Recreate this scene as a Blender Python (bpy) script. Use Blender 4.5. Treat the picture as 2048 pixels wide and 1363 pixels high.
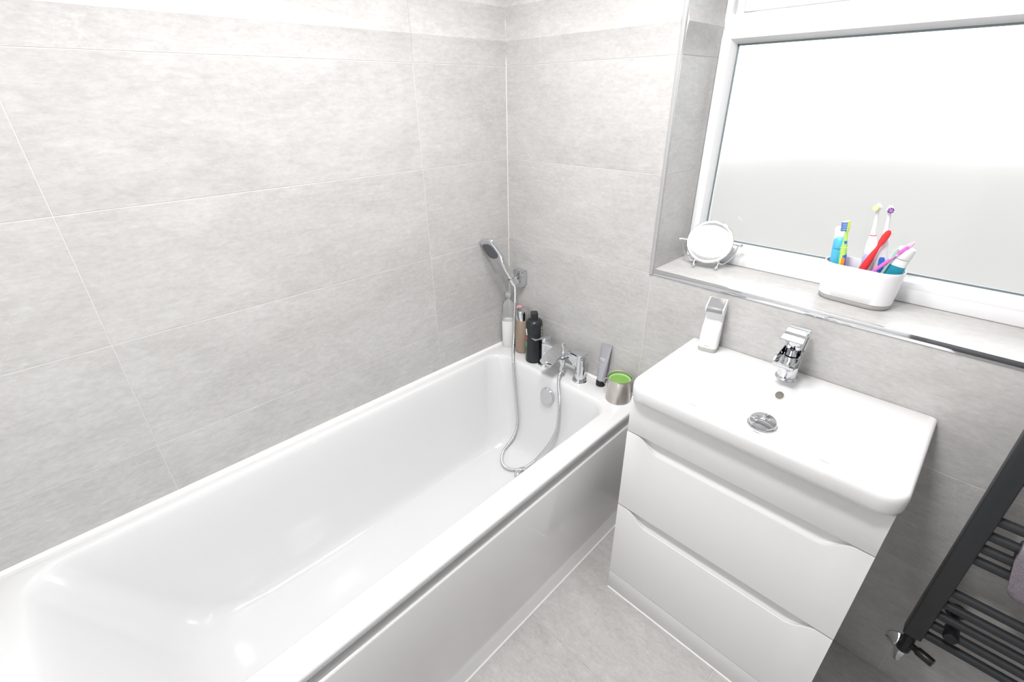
import bpy, bmesh, math, random
from mathutils import Vector, Matrix
random.seed(4)
PI = math.pi
for o in list(bpy.data.objects): bpy.data.objects.remove(o)
SC = bpy.context.scene
COL = SC.collection

# ------------------------------------------------------------------ camera
cd = bpy.data.cameras.new('camera'); cam = bpy.data.objects.new('camera', cd); COL.objects.link(cam)
cam.location = (1.3705, -1.3292, 1.5355)
cam.rotation_euler = (math.radians(62.471), math.radians(0.653), math.radians(45.289))
cd.sensor_fit = 'HORIZONTAL'; cd.sensor_width = 36.0; cd.lens = 16.545; cd.clip_start = 0.02
SC.camera = cam
# ------------------------------------------------------------------ world (overcast sky), exposure
w = bpy.data.worlds.new('overcast_sky'); SC.world = w; w.use_nodes = True
bg = w.node_tree.nodes['Background']
bg.inputs[0].default_value = (0.93, 0.97, 1.0, 1); bg.inputs[1].default_value = 1.85
vs = SC.view_settings
vs.view_transform = 'Standard'; vs.look = 'None'; vs.exposure = 1.56; vs.gamma = 1.0; vs.use_curve_mapping = False
LIGHT_A, LIGHT_B = 4.3, 7.5            # the two ceiling lights, watts

# ------------------------------------------------------------------ materials
def mat(name, col=(.8, .8, .8), rough=.5, metal=0.0, spec=.5, coat=0.0, emit=None, es=1.0, trans=0.0, ior=1.45, alpha=1.0):
    m = bpy.data.materials.new(name); m.use_nodes = True
    b = m.node_tree.nodes['Principled BSDF']
    b.inputs['Base Color'].default_value = (*col, 1); b.inputs['Roughness'].default_value = rough
    b.inputs['Metallic'].default_value = metal; b.inputs['Specular IOR Level'].default_value = spec
    b.inputs['Coat Weight'].default_value = coat; b.inputs['Coat Roughness'].default_value = .03
    b.inputs['Transmission Weight'].default_value = trans; b.inputs['IOR'].default_value = ior
    b.inputs['Alpha'].default_value = alpha
    if emit: b.inputs['Emission Color'].default_value = (*emit, 1); b.inputs['Emission Strength'].default_value = es
    return m
def nd(nt, t, **kw):
    n = nt.nodes.new(t)
    for k, v in kw.items(): setattr(n, k, v)
    return n
def micro(m, scale, amt, bump=0.0):
    """fine grain: a little colour and relief variation from noise"""
    nt = m.node_tree; b = nt.nodes['Principled BSDF']; c = b.inputs['Base Color'].default_value[:]
    tc = nd(nt, 'ShaderNodeTexCoord'); nz = nd(nt, 'ShaderNodeTexNoise'); nz.inputs['Scale'].default_value = scale
    nz.inputs['Detail'].default_value = 4
    nt.links.new(tc.outputs['Object'], nz.inputs['Vector'])
    mx = nd(nt, 'ShaderNodeMix', data_type='RGBA')
    mx.inputs['A'].default_value = [max(0, x * (1 - amt)) for x in c[:3]] + [1]
    mx.inputs['B'].default_value = [min(1, x * (1 + amt)) for x in c[:3]] + [1]
    nt.links.new(nz.outputs['Fac'], mx.inputs['Factor']); nt.links.new(mx.outputs['Result'], b.inputs['Base Color'])
    if bump:
        bp = nd(nt, 'ShaderNodeBump'); bp.inputs['Strength'].default_value = bump; bp.inputs['Distance'].default_value = .002
        nt.links.new(nz.outputs['Fac'], bp.inputs['Height']); nt.links.new(bp.outputs['Normal'], b.inputs['Normal'])
    return m
def tile_mat(name, dark, light, rough=.42, stretch=(2.2, 9, 9)):
    m = mat(name, light, rough, spec=.4); nt = m.node_tree; b = nt.nodes['Principled BSDF']
    tc = nd(nt, 'ShaderNodeTexCoord'); oi = nd(nt, 'ShaderNodeObjectInfo')
    sc = nd(nt, 'ShaderNodeVectorMath', operation='SCALE'); sc.inputs[0].default_value = (37, 51, 23)
    nt.links.new(oi.outputs['Random'], sc.inputs['Scale'])
    ad = nd(nt, 'ShaderNodeVectorMath', operation='ADD')
    nt.links.new(tc.outputs['Object'], ad.inputs[0]); nt.links.new(sc.outputs[0], ad.inputs[1])
    def noise(vec, scl, det, rgh, dist=0):
        mp = nd(nt, 'ShaderNodeMapping'); mp.inputs['Scale'].default_value = vec
        nt.links.new(ad.outputs[0], mp.inputs['Vector'])
        n = nd(nt, 'ShaderNodeTexNoise'); n.inputs['Scale'].default_value = scl; n.inputs['Detail'].default_value = det
        n.inputs['Roughness'].default_value = rgh; n.inputs['Distortion'].default_value = dist
        nt.links.new(mp.outputs[0], n.inputs['Vector']); return n.outputs['Fac']
    big = noise((1.6, 3, 3), 1.8, 7, .66, .4)
    streak = noise(stretch, 9, 10, .80, .3)
    grain = noise((.5, 1, 1), 120, 4, .7)
    def math_(op, a, bb):
        n = nd(nt, 'ShaderNodeMath', operation=op)
        for i, v in enumerate((a, bb)):
            if isinstance(v, (int, float)): n.inputs[i].default_value = v
            else: nt.links.new(v, n.inputs[i])
        return n.outputs[0]
    s = math_('ADD', math_('MULTIPLY', big, .36), math_('ADD', math_('MULTIPLY', streak, .38), math_('MULTIPLY', grain, .26)))
    cr = nd(nt, 'ShaderNodeValToRGB'); cr.color_ramp.elements[0].position = .36; cr.color_ramp.elements[1].position = .64
    cr.color_ramp.elements[0].color = (*dark, 1); cr.color_ramp.elements[1].color = (*light, 1)
    nt.links.new(s, cr.inputs[0])
    # faint pale scratches
    vo = nd(nt, 'ShaderNodeTexVoronoi', feature='DISTANCE_TO_EDGE'); vo.inputs['Scale'].default_value = 5.5
    wob = nd(nt, 'ShaderNodeTexNoise'); wob.inputs['Scale'].default_value = 7; wob.inputs['Detail'].default_value = 5
    nt.links.new(ad.outputs[0], wob.inputs['Vector'])
    mv = nd(nt, 'ShaderNodeVectorMath', operation='MULTIPLY_ADD'); mv.inputs[1].default_value = (.35, .35, .35)
    nt.links.new(wob.outputs['Color'], mv.inputs[0]); nt.links.new(ad.outputs[0], mv.inputs[2])
    nt.links.new(mv.outputs[0], vo.inputs['Vector'])
    th = nd(nt, 'ShaderNodeMapRange'); th.inputs['From Min'].default_value = 0; th.inputs['From Max'].default_value = .012
    th.inputs['To Min'].default_value = 1; th.inputs['To Max'].default_value = 0
    nt.links.new(vo.outputs['Distance'], th.inputs['Value'])
    pm = noise((1, 1, 1), 3.5, 2, .5)
    pr = nd(nt, 'ShaderNodeMapRange'); pr.inputs['From Min'].default_value = .56; pr.inputs['From Max'].default_value = .68
    pr.inputs['To Max'].default_value = .22
    nt.links.new(pm, pr.inputs['Value'])
    fac = math_('MULTIPLY', th.outputs[0], pr.outputs[0])
    mx = nd(nt, 'ShaderNodeMix', data_type='RGBA'); mx.inputs['B'].default_value = (*[min(1, x * 1.25) for x in light], 1)
    nt.links.new(fac, mx.inputs['Factor']); nt.links.new(cr.outputs[0], mx.inputs['A'])
    nt.links.new(mx.outputs['Result'], b.inputs['Base Color'])
    bp = nd(nt, 'ShaderNodeBump'); bp.inputs['Strength'].default_value = .18; bp.inputs['Distance'].default_value = .0015
    nt.links.new(s, bp.inputs['Height']); nt.links.new(bp.outputs['Normal'], b.inputs['Normal'])
    return m
M = {}
M['tile'] = tile_mat('grey_stone_tile', (.420, .413, .407), (.625, .619, .614))
M['floor_tile'] = tile_mat('grey_floor_tile', (.36, .35, .345), (.57, .56, .555), .35, (3, 6, 6))
M['grout'] = micro(mat('pale_grout', (.66, .655, .645), .8), 60, .05)
M['yard'] = micro(mat('sandstone_yard', (.075, .068, .058), .9), 3, .15)
M['door'] = micro(mat('added_door_grey', (.17, .17, .175), .4), 8, .03)  # for the unseen added door, dark so it shows in the chrome
M['plaster'] = micro(mat('white_ceiling_paint', (.88, .88, .87), .8), 40, .02)
M['acrylic'] = micro(mat('white_acrylic', (.72, .725, .735), .12, coat=.4), 3, .004)
M['panel'] = micro(mat('gloss_white_panel', (.88, .88, .885), .10, coat=.5), 3, .004)
M['ceramic'] = micro(mat('white_ceramic', (.79, .795, .805), .07, coat=.5), 3, .004)
M['lacquer'] = micro(mat('satin_white_lacquer', (.80, .80, .81), .35), 3, .004)
M['upvc'] = micro(mat('white_upvc', (.86, .865, .88), .28), 3, .004)
M['sealant'] = micro(mat('white_sealant', (.85, .85, .85), .4), 20, .02)
M['gasket'] = micro(mat('grey_gasket', (.16, .20, .21), .5), 20, .05)
M['chrome'] = micro(mat('polished_chrome', (.72, .73, .75), .05, 1.0), 5, .01)
M['satin'] = micro(mat('satin_aluminium', (.66, .67, .68), .28, 1.0), 5, .02)
M['trimgrey'] = micro(mat('pale_grey_trim', (.50, .50, .505), .35, .3), 5, .02)
M['steel'] = micro(mat('brushed_tin', (.62, .58, .55), .30, 1.0), 14, .04)
M['anthracite'] = micro(mat('anthracite_powder_coat', (.032, .034, .038), .38), 80, .08)
M['blackplastic'] = micro(mat('black_plastic', (.012, .013, .015), .3), 40, .05)
M['black'] = micro(mat('black_bottle_plastic', (.018, .020, .024), .30), 30, .05)
M['brown'] = micro(mat('tan_bottle_plastic', (.36, .275, .21), .30), 30, .03)
M['pink'] = micro(mat('pink_plastic', (.85, .38, .42), .35), 30, .05)
M['white'] = micro(mat('white_plastic', (.86, .86, .88), .30), 8, .01)
M['liquid'] = micro(mat('milky_shampoo', (.83, .83, .82), .25), 8, .01)
M['lilac'] = micro(mat('lilac_tube', (.55, .50, .85), .35), 8, .02)
M['greybase'] = micro(mat('pale_grey_plastic', (.46, .46, .44), .4), 8, .01)
M['greybutton'] = micro(mat('grey_push_button', (.25, .255, .26), .35), 8, .01)
M['tube'] = micro(mat('silver_grey_tube', (.42, .425, .47), .32, .15), 20, .03)
M['wax'] = micro(mat('green_wax', (.20, .40, .085), .45), 25, .12)
M['waxpale'] = micro(mat('pale_green_wax', (.36, .60, .25), .45), 25, .06)
M['nozzles'] = micro(mat('dark_grey_rubber_face', (.12, .125, .14), .5), 400, .35, .3)
M['hole'] = micro(mat('overflow_cavity', (.12, .115, .085), .5), 30, .1)
M['dark'] = micro(mat('dark_gap', (.02, .02, .02), .6), 30, .1)
M['blue'] = micro(mat('sky_blue_plastic', (.10, .52, .82), .3), 8, .02)
M['deepblue'] = micro(mat('deep_blue_plastic', (.03, .16, .55), .3), 8, .02)
M['lime'] = micro(mat('lime_plastic', (.50, .82, .16), .3), 8, .02)
M['yellow'] = micro(mat('yellow_plastic', (.85, .62, .12), .3), 8, .02)
M['orange'] = micro(mat('orange_rubber', (.90, .30, .04), .4), 8, .02)
M['red'] = micro(mat('red_plastic', (.80, .045, .05), .3), 8, .02)
M['magenta'] = micro(mat('magenta_plastic', (.70, .16, .58), .3), 8, .02)
M['pinkclear'] = micro(mat('pale_pink_plastic', (.85, .50, .75), .3), 8, .02)
M['teal'] = micro(mat('teal_plastic', (.02, .30, .42), .3), 8, .02)
M['purple'] = micro(mat('purple_bristle', (.35, .08, .45), .6), 60, .2)
M['navy'] = micro(mat('navy_bristle', (.05, .08, .35), .6), 60, .2)
M['bristle'] = micro(mat('white_bristle', (.85, .85, .85), .6), 120, .1)
M['paleyellow'] = micro(mat('pale_yellow_bristle', (.82, .84, .45), .6), 60, .1)
M['aqua'] = micro(mat('aqua_glass_plastic', (.55, .72, .68), .2), 8, .02)
M['print'] = micro(mat('white_print', (.80, .80, .80), .5), 90, .1)
M['printgrey'] = micro(mat('grey_print', (.30, .30, .33), .5), 90, .1)
M['redprint'] = micro(mat('red_print', (.40, .06, .07), .5), 90, .1)
M['greenprint'] = micro(mat('green_print', (.06, .30, .14), .5), 90, .2)
M['mirror'] = micro(mat('mirror_silver', (.96, .96, .96), .01, 1.0), 3, .002)
M['towel'] = micro(mat('grey_terry_towel', (.24, .215, .245), .95), 300, .45, .8)
M['lamp'] = mat('led_diffuser', (1, 1, 1), .5, emit=(1.0, .955, .92), es=1.0)
def clear_mat():
    m = bpy.data.materials.new('clear_bottle_plastic'); m.use_nodes = True; nt = m.node_tree; nt.nodes.clear()
    out = nd(nt, 'ShaderNodeOutputMaterial'); tr = nd(nt, 'ShaderNodeBsdfTransparent'); tr.inputs[0].default_value = (.96, .97, .97, 1)
    gl = nd(nt, 'ShaderNodeBsdfGlossy'); gl.inputs['Roughness'].default_value = .08
    df = nd(nt, 'ShaderNodeBsdfDiffuse'); df.inputs[0].default_value = (.8, .82, .82, 1)
    fr = nd(nt, 'ShaderNodeLayerWeight'); fr.inputs[0].default_value = .12; m1 = nd(nt, 'ShaderNodeMixShader'); m2 = nd(nt, 'ShaderNodeMixShader')
    tc = nd(nt, 'ShaderNodeTexCoord'); nz = nd(nt, 'ShaderNodeTexNoise'); nz.inputs['Scale'].default_value = 12
    mr = nd(nt, 'ShaderNodeMapRange'); mr.inputs['To Min'].default_value = .16; mr.inputs['To Max'].default_value = .26
    L = nt.links.new
    L(tc.outputs['Object'], nz.inputs['Vector']); L(nz.outputs['Fac'], mr.inputs['Value']); L(mr.outputs[0], m1.inputs[0])
    L(tr.outputs[0], m1.inputs[1]); L(df.outputs[0], m1.inputs[2]); L(fr.outputs['Fresnel'], m2.inputs[0])
    L(m1.outputs[0], m2.inputs[1]); L(gl.outputs[0], m2.inputs[2]); L(m2.outputs[0], out.inputs[0]); return m
M['clear'] = clear_mat()
def frosted():
    m = bpy.data.materials.new('frosted_glass'); m.use_nodes = True; nt = m.node_tree; nt.nodes.clear(); L = nt.links.new
    out = nd(nt, 'ShaderNodeOutputMaterial')
    rf = nd(nt, 'ShaderNodeBsdfRefraction'); rf.inputs['Roughness'].default_value = .48; rf.inputs['IOR'].default_value = 1.25
    tl = nd(nt, 'ShaderNodeBsdfTranslucent')
    gl = nd(nt, 'ShaderNodeBsdfGlossy'); gl.inputs['Roughness'].default_value = .05
    tc = nd(nt, 'ShaderNodeTexCoord'); nz = nd(nt, 'ShaderNodeTexNoise'); nz.inputs['Scale'].default_value = 220
    bp = nd(nt, 'ShaderNodeBump'); bp.inputs['Strength'].default_value = .12; bp.inputs['Distance'].default_value = .001
    L(tc.outputs['Object'], nz.inputs['Vector']); L(nz.outputs['Fac'], bp.inputs['Height']); pass
    m1 = nd(nt, 'ShaderNodeMixShader'); m1.inputs[0].default_value = .13; L(rf.outputs[0], m1.inputs[1]); L(tl.outputs[0], m1.inputs[2])
    lw = nd(nt, 'ShaderNodeFresnel'); m2 = nd(nt, 'ShaderNodeMixShader')
    L(lw.outputs[0], m2.inputs[0]); L(m1.outputs[0], m2.inputs[1]); L(gl.outputs[0], m2.inputs[2]); L(m2.outputs[0], out.inputs[0])
    return m
M['frosted'] = frosted()

# ------------------------------------------------------------------ mesh helpers
def mesh_obj(name, bm, m, parent=None, smooth=40, xf=None):
    bmesh.ops.recalc_face_normals(bm, faces=bm.faces[:])
    me = bpy.data.meshes.new(name); bm.to_mesh(me); bm.free()
    return data_obj(name, me, m, parent, smooth, xf)
def data_obj(name, me, m, parent=None, smooth=40, xf=None):
    if xf is not None: me.transform(xf)
    if m and not me.materials: me.materials.append(M[m])
    if smooth:
        me.shade_smooth(); me.set_sharp_from_angle(angle=math.radians(smooth))
    o = bpy.data.objects.new(name, me); COL.objects.link(o)
    if parent: o.parent = parent
    return o
def tag(o, label, cat, group=None):
    o['label'] = label; o['category'] = cat
    if group: o['group'] = group
    return o
def struct(o, label=None):
    o['kind'] = 'structure'
    if label: o['label'] = label
    return o
def thing(name, label, cat, loc=(0, 0, 0), rz=0, group=None):
    o = bpy.data.objects.new(name, None); COL.objects.link(o); o.empty_display_size = .03
    o.location = loc; o.rotation_euler = (0, 0, rz); return tag(o, label, cat, group)
def box(bm, x0, x1, y0, y1, z0, z1, bev=0, seg=2):
    vs = [bm.verts.new((x, y, z)) for x in (x0, x1) for y in (y0, y1) for z in (z0, z1)]
    fs = [bm.faces.new([vs[i] for i in f]) for f in ((0, 1, 3, 2), (4, 6, 7, 5), (0, 4, 5, 1), (2, 3, 7, 6), (0, 2, 6, 4), (1, 5, 7, 3))]
    if bev:
        es = list({e for f in fs for e in f.edges})
        bmesh.ops.bevel(bm, geom=es, offset=bev, segments=seg, profile=.5, affect='EDGES')
    return bm
def B(*a, bev=0, seg=2): return box(bmesh.new(), *a, bev=bev, seg=seg)
def loft(bm, rings, cap0=True, cap1=True, closed=True):
    R = [[bm.verts.new(p) for p in r] for r in rings]; n = len(R[0])
    for a, b in zip(R, R[1:]):
        for i in range(n if closed else n - 1):
            j = (i + 1) % n
            bm.faces.new((a[i], a[j], b[j], b[i]))
    if cap0: bm.faces.new(R[0][::-1])
    if cap1: bm.faces.new(R[-1])
    return bm
def rrect(x0, x1, y0, y1, r, z, n=6):
    pts = []
    for cx, cy, a0 in ((x1 - r, y1 - r, 0), (x0 + r, y1 - r, PI / 2), (x0 + r, y0 + r, PI), (x1 - r, y0 + r, 1.5 * PI)):
        for i in range(n + 1):
            a = a0 + PI / 2 * i / n; pts.append((cx + r * math.cos(a), cy + r * math.sin(a), z))
    return pts
def circ(r, z, n=28, cx=0, cy=0, ry=None):
    ry = r if ry is None else ry
    return [(cx + r * math.cos(2 * PI * i / n), cy + ry * math.sin(2 * PI * i / n), z) for i in range(n)]
def lathe(prof, n=28, bm=None, cx=0, cy=0, caps=(True, True)):
    return loft(bm or bmesh.new(), [circ(max(r, 1e-4), z, n, cx, cy) for r, z in prof], *caps)
def frame_to(p0, p1):
    d = (Vector(p1) - Vector(p0)).normalized()
    return Matrix.Translation(p0) @ d.to_track_quat('Z', 'Y').to_matrix().to_4x4()
def catmull(P, sub=8):
    P = [Vector(p) for p in P]; out = []
    for i in range(len(P) - 1):
        a, b, c, d = P[max(i - 1, 0)], P[i], P[i + 1], P[min(i + 2, len(P) - 1)]
        for k in range(sub):
            t = k / sub
            out.append(.5 * ((2 * b) + (c - a) * t + (2 * a - 5 * b + 4 * c - d) * t * t + (3 * b - a - 3 * c + d) * t ** 3))
    out.append(P[-1]); return out
def tube(path, rad, n=12, bm=None):
    """rad: number or function of (index, total)"""
    P = [Vector(p) for p in path]; T = len(P); rings = []
    up = Vector((.31, .17, .93)); prev = None
    for i, p in enumerate(P):
        t = (P[min(i + 1, T - 1)] - P[max(i - 1, 0)]).normalized()
        if prev is None: u = (up - t * up.dot(t)).normalized()
        else: u = (prev - t * prev.dot(t)).normalized()
        prev = u; v = t.cross(u); r = rad(i, T) if callable(rad) else rad
        rings.append([p + (u * math.cos(2 * PI * k / n) + v * math.sin(2 * PI * k / n)) * r for k in range(n)])
    return loft(bm or bmesh.new(), rings)
def prism(pts, x0, x1, bev=0, seg=2):
    """polygon of (y, z) extruded along x"""
    bm = bmesh.new()
    a = [bm.verts.new((x0, y, z)) for y, z in pts]; b = [bm.verts.new((x1, y, z)) for y, z in pts]
    n = len(pts); bm.faces.new(a[::-1]); bm.faces.new(b)
    for i in range(n): bm.faces.new((a[i], a[(i + 1) % n], b[(i + 1) % n], b[i]))
    if bev: bmesh.ops.bevel(bm, geom=bm.edges[:], offset=bev, segments=seg, profile=.5, affect='EDGES', clamp_overlap=True)
    return bm
def T(x, y, z): return Matrix.Translation((x, y, z))
def RZ(a): return Matrix.Rotation(a, 4, 'Z')
def RX(a): return Matrix.Rotation(a, 4, 'X')
def RY(a): return Matrix.Rotation(a, 4, 'Y')

# ------------------------------------------------------------------ room shell
XR, YN, ZC = 2.12, -1.74, 2.40          # right wall, wall behind the camera, ceiling
R5, R4, R3, R2, R1, R0, RT = .4177, .7197, 1.0217, 1.3237, 1.6257, 1.9277, 2.2297
JY1, JY2 = -.389, -1.3145               # upright joints on the left wall
WX0, WX1, WZ0, WZ1, RD = .662, 1.90, 1.038, 2.15, .215   # window opening and reveal depth
GR = .0007                              # how far the grout lies behind the tile face
JH = .0011                              # half joint
TT = .008
o = struct(mesh_obj('floor', B(0, XR, YN, 0, -.12, -.002), 'grout', smooth=0), 'grey tiled bathroom floor'); floor = o
ceiling = struct(mesh_obj('ceiling', B(-.1, XR + .1, YN - .1, .3, ZC, ZC + .1), 'plaster', smooth=0), 'white painted ceiling')
wall_left = struct(mesh_obj('wall_left', B(-.12, -GR, YN, .3, -.1, ZC), 'grout', smooth=0), 'grey stone tiled wall along the bath')
bm = bmesh.new()
for a in ((-.0, WX0 - GR, GR, .3, -.1, ZC), (WX1 + TT, XR + .1, GR, .3, -.1, ZC), (WX0 - GR, WX1 + TT, GR, .3, -.1, WZ0 - GR), (WX0 - GR, WX1 + TT, GR, .3, WZ1 + TT, ZC)): box(bm, *a)
wall_back = struct(mesh_obj('wall_back', bm, 'grout', smooth=0), 'grey stone tiled wall with the window')
wall_right = struct(mesh_obj('wall_right', B(XR, XR + .1, YN, GR, -.1, ZC), 'tile', smooth=0), 'grey tiled wall beside the radiator')
wall_front = struct(mesh_obj('wall_front', B(-.1, XR + .1, YN - .1, YN, -.1, ZC), 'plaster', smooth=0), 'white painted wall at the head of the bath')
door = struct(mesh_obj('added_door_1', B(1.30, 2.04, YN + .0005, YN + .035, .005, 2.0, bev=.003), 'door'), 'grey panelled door added behind the viewer for dark reflections')  # added out of view to give the chrome something dark to reflect
for x0, x1, z0, z1 in ((1.40, 1.94, .20, .90), (1.40, 1.94, 1.05, 1.85)):
    mesh_obj('added_door_panel', B(x0, x1, YN + .035, YN + .041, z0, z1, bev=.004), 'door', door)
mesh_obj('added_door_handle', tube([(1.37, YN + .035, 1.0), (1.37, YN + .085, 1.0), (1.48, YN + .085, 1.0)], .009, 12), 'satin', door)
TILES = {}; D20 = math.radians(8)
def tile(parent, kind, a0, a1, b0, b1, relief=False, m='tile'):
    """kind 'L' left wall (a along y, b up), 'B' back wall (a along x), 'F' floor (a x, b y), 'J' left window jamb (a along y), 'S' sill"""
    L = round(a1 - a0 - (.0006 if relief else 2 * JH), 4); H = round(b1 - b0 - 2 * JH, 4); key = (L, H, relief, m)
    if key not in TILES:
        if not relief:
            bm = B(-L / 2, L / 2, 0, TT, -H / 2, H / 2, bev=.0003, seg=1)
        else:
            z0 = -H / 2; prof = [(TT, z0), (-.002, z0)]
            e = [z0, z0 + .0733, z0 + .1690, z0 + .2640, -z0]; prof = [(TT, z0)]     # concave flutes meeting in sharp ridges
            for za, zb in zip(e, e[1:]):
                sag = .0015 if za == z0 else (zb - za) * .050
                for k in range(0 if za == z0 else 1, 13):
                    t = k / 12; prof.append((-.0050 * (t if za == z0 else 1) + sag * (1 - (2 * t - 1) ** 2), za + (zb - za) * t))
            prof.append((TT, -z0))
            bm = prism(prof, -L / 2, L / 2)
        bmesh.ops.recalc_face_normals(bm, faces=bm.faces[:])
        me = bpy.data.meshes.new('tile'); bm.to_mesh(me); bm.free(); me.materials.append(M[m]); TILES[key] = me
        if relief: me.shade_smooth(); me.set_sharp_from_angle(angle=D20)
    o = bpy.data.objects.new('tile', TILES[key]); COL.objects.link(o); o.parent = parent
    ca, cb = (a0 + a1) / 2, (b0 + b1) / 2
    if kind == 'L': o.matrix_local = T(0, ca, cb) @ RZ(PI / 2)      # local +y -> -x (into the wall)
    if kind == 'B': o.matrix_local = T(ca, 0, cb)
    if kind == 'F': o.matrix_local = T(ca, cb, 0) @ RX(-PI / 2)
    if kind == 'J': o.matrix_local = T(WX0, ca, cb) @ RZ(PI / 2)
    if kind == 'S': o.matrix_local = T(ca, cb, WZ0) @ RX(-PI / 2)
    return o
rows = [(R5, R4), (R4, R3), (R3, R2), (R2, R1), (R1, R0), (R0, RT), (RT, ZC)]
for r, (a, b) in enumerate(rows):
    for (u, v) in ((JY1, -.0005), (JY2, JY1), (YN, JY2)):
        tile(wall_left, 'L', u, v, a, b, relief=(a == R1))
TRX = .650                                # left edge of the window trim
for (a, b) in rows[2:]:
    tile(wall_back, 'B', .0005, TRX, a, b, relief=(a == R1))
for (a, b) in ((0, R5), (R5, R4), (R4, R3)):
    if a: tile(wall_back, 'B', .0005, .657, a, b)
    tile(wall_back, 'B', .657, 1.5645, a, b); tile(wall_back, 'B', 1.5645, XR, a, b)
for (a, b) in ((WZ0, R2), (R2, R1), (R1, R0), (R0, WZ1)):
    tile(wall_back, 'J', .004, RD, a, b, relief=(a == R1))
for (u, v) in ((WX0, 1.570), (1.570, WX1)): tile(wall_back, 'S', u, v, .004, RD)
for u, v in ((.618, 1.218), (1.218, 1.818), (1.818, XR)):
    for s, t in ((-.613, -.0015), (-1.213, -.613), (YN, -1.213)): tile(floor, 'F', u, v, s, t, m='floor_tile')
# right-hand jamb and head of the window opening, plain tiles
bm = bmesh.new(); box(bm, WX1, WX1 + TT, GR, RD, WZ0, WZ1); mesh_obj('jamb_tile', bm, 'tile', wall_back, 0)
bm = bmesh.new(); box(bm, WX0, WX1, GR, RD, WZ1, WZ1 + TT); mesh_obj('head_tile', bm, 'tile', wall_back, 0)
# trims
struct(mesh_obj('trim_1', B(TRX + .0005, WX0, -.0052, .004, WZ0 - .016, ZC - .25, bev=.001), 'trimgrey'), 'satin metal tile trim up the window jamb')
struct(mesh_obj('trim_2', B(WX0 - .004, WX1 + .02, -.003, .004, WZ0 - .0165, WZ0 + .0015, bev=.001), 'chrome'), 'chrome tile trim along the sill edge')
bm = bmesh.new(); loft(bm, [[(.0, y, .5525), (.009, y, .5525), (.006, y, .557), (.0, y, .5595)] for y in (YN + .002, -.001)])
struct(mesh_obj('trim_3', bm, 'sealant'), 'white sealant bead between bath and left wall')
bm = bmesh.new(); loft(bm, [[(x, 0, .5525), (x, -.008, .5525), (x, -.005, .556), (x, 0, .5585)] for x in (.004, .700)])
struct(mesh_obj('trim_4', bm, 'sealant'), 'white sealant bead between bath and window wall')
SK = .0195                                 # the bath stands very slightly out of square with the wall
def fx(y, x): return x + SK * (-y - .93)
bm = bmesh.new(); loft(bm, [[(fx(y, .7145), y, .0), (fx(y, .7195), y, 0.0), (fx(y, .7165), y, .003), (fx(y, .7145), y, .004)] for y in (-.002, YN + .002)])
struct(mesh_obj('trim_5', bm, 'sealant'), 'white sealant bead between bath panel and floor')
bm = bmesh.new(); loft(bm, [[(x, -.346, 0), (x, -.3495, 0), (x, -.3470, .0022), (x, -.346, .003)] for x in (.833, 1.425)])
struct(mesh_obj('trim_6', bm, 'sealant'), 'white sealant bead along the foot of the vanity unit')
bm = bmesh.new(); loft(bm, [[(0, 0, z), (.0022, 0, z), (.0008, -.0008, z), (0, -.0022, z)] for z in (.556, ZC)])
struct(mesh_obj('trim_7', bm, 'grout'), 'pale grout line up the corner of the tiled walls')
# ------------------------------------------------------------------ window
win = thing('window_1', 'white plastic window with one large frosted pane', 'window'); del win['category']; win['kind'] = 'structure'
GY = .245                                  # pane
def stick(name, pts, x0, x1, parent=win, m='upvc', bev=.003): return mesh_obj(name, prism(pts, x0, x1, bev), m, parent)
TRN = 1.69                                 # transom height
# outer frame: sill rail, transom, head, jambs
bm = bmesh.new(); box(bm, WX0, WX1, RD, .285, WZ0, 1.083, bev=.004); mesh_obj('bottom_rail', bm, 'upvc', win)
bm = bmesh.new(); box(bm, WX0 + .001, WX1, RD + .002, .285, 1.681, 1.729, bev=.003); mesh_obj('transom', bm, 'upvc', win)
bm = bmesh.new(); box(bm, WX0, WX1, RD, .285, 2.10, WZ1, bev=.004); mesh_obj('head_rail', bm, 'upvc', win)
for a, b in ((WX0, WX0 + .019), (WX1 - .03, WX1)):
    bm = bmesh.new(); box(bm, a, b, RD - .0, .285, WZ0 + .01, WZ1 - .01, bev=.003); mesh_obj('jamb', bm, 'upvc', win)
# glazing beads: sloped
def bead(name, a, b, horizontal, lo, hi, sign):
    """sloping bead around the pane: from the frame (y=RD) down to the pane (y=GY)"""
    bm = bmesh.new()
    prof = [(-.006, RD - .0004), (.002, RD - .0010), (.010, RD), (.022, GY - .004), (.022, GY + .01), (-.006, GY + .01)]
    rings = []
    for t in (lo, hi):
        rings.append([((t, y, a + sign * d) if horizontal else (a + sign * d, y, t)) for d, y in prof])
    loft(bm, rings); return mesh_obj(name, bm, 'upvc', win)
PX0, PX1, PZ0, PZ1 = .702, 1.848, 1.106, 1.657
bead('glazing_bead', PZ0 - .023, 0, True, PX0 - .022, PX1 + .022, 1)
bead('glazing_bead', PZ1 + .023, 0, True, PX0 - .022, PX1 + .022, -1)
bead('glazing_bead', PX0 - .022, 0, False, PZ0 - .022, PZ1 + .022, 1)
bead('glazing_bead', PX1 + .022, 0, False, PZ0 - .022, PZ1 + .022, -1)
bm = bmesh.new(); g = .0035
for a in ((PX0 - .001, PX1 + .001, PZ0 - .001, PZ0 + g), (PX0 - .001, PX1 + .001, PZ1 - g, PZ1 + .001), (PX0 - .001, PX0 + g, PZ0, PZ1), (PX1 - g, PX1 + .001, PZ0, PZ1)):
    box(bm, a[0], a[1], GY - .004, GY + .002, a[2], a[3])
mesh_obj('gasket', bm, 'gasket', win, 0)
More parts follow.
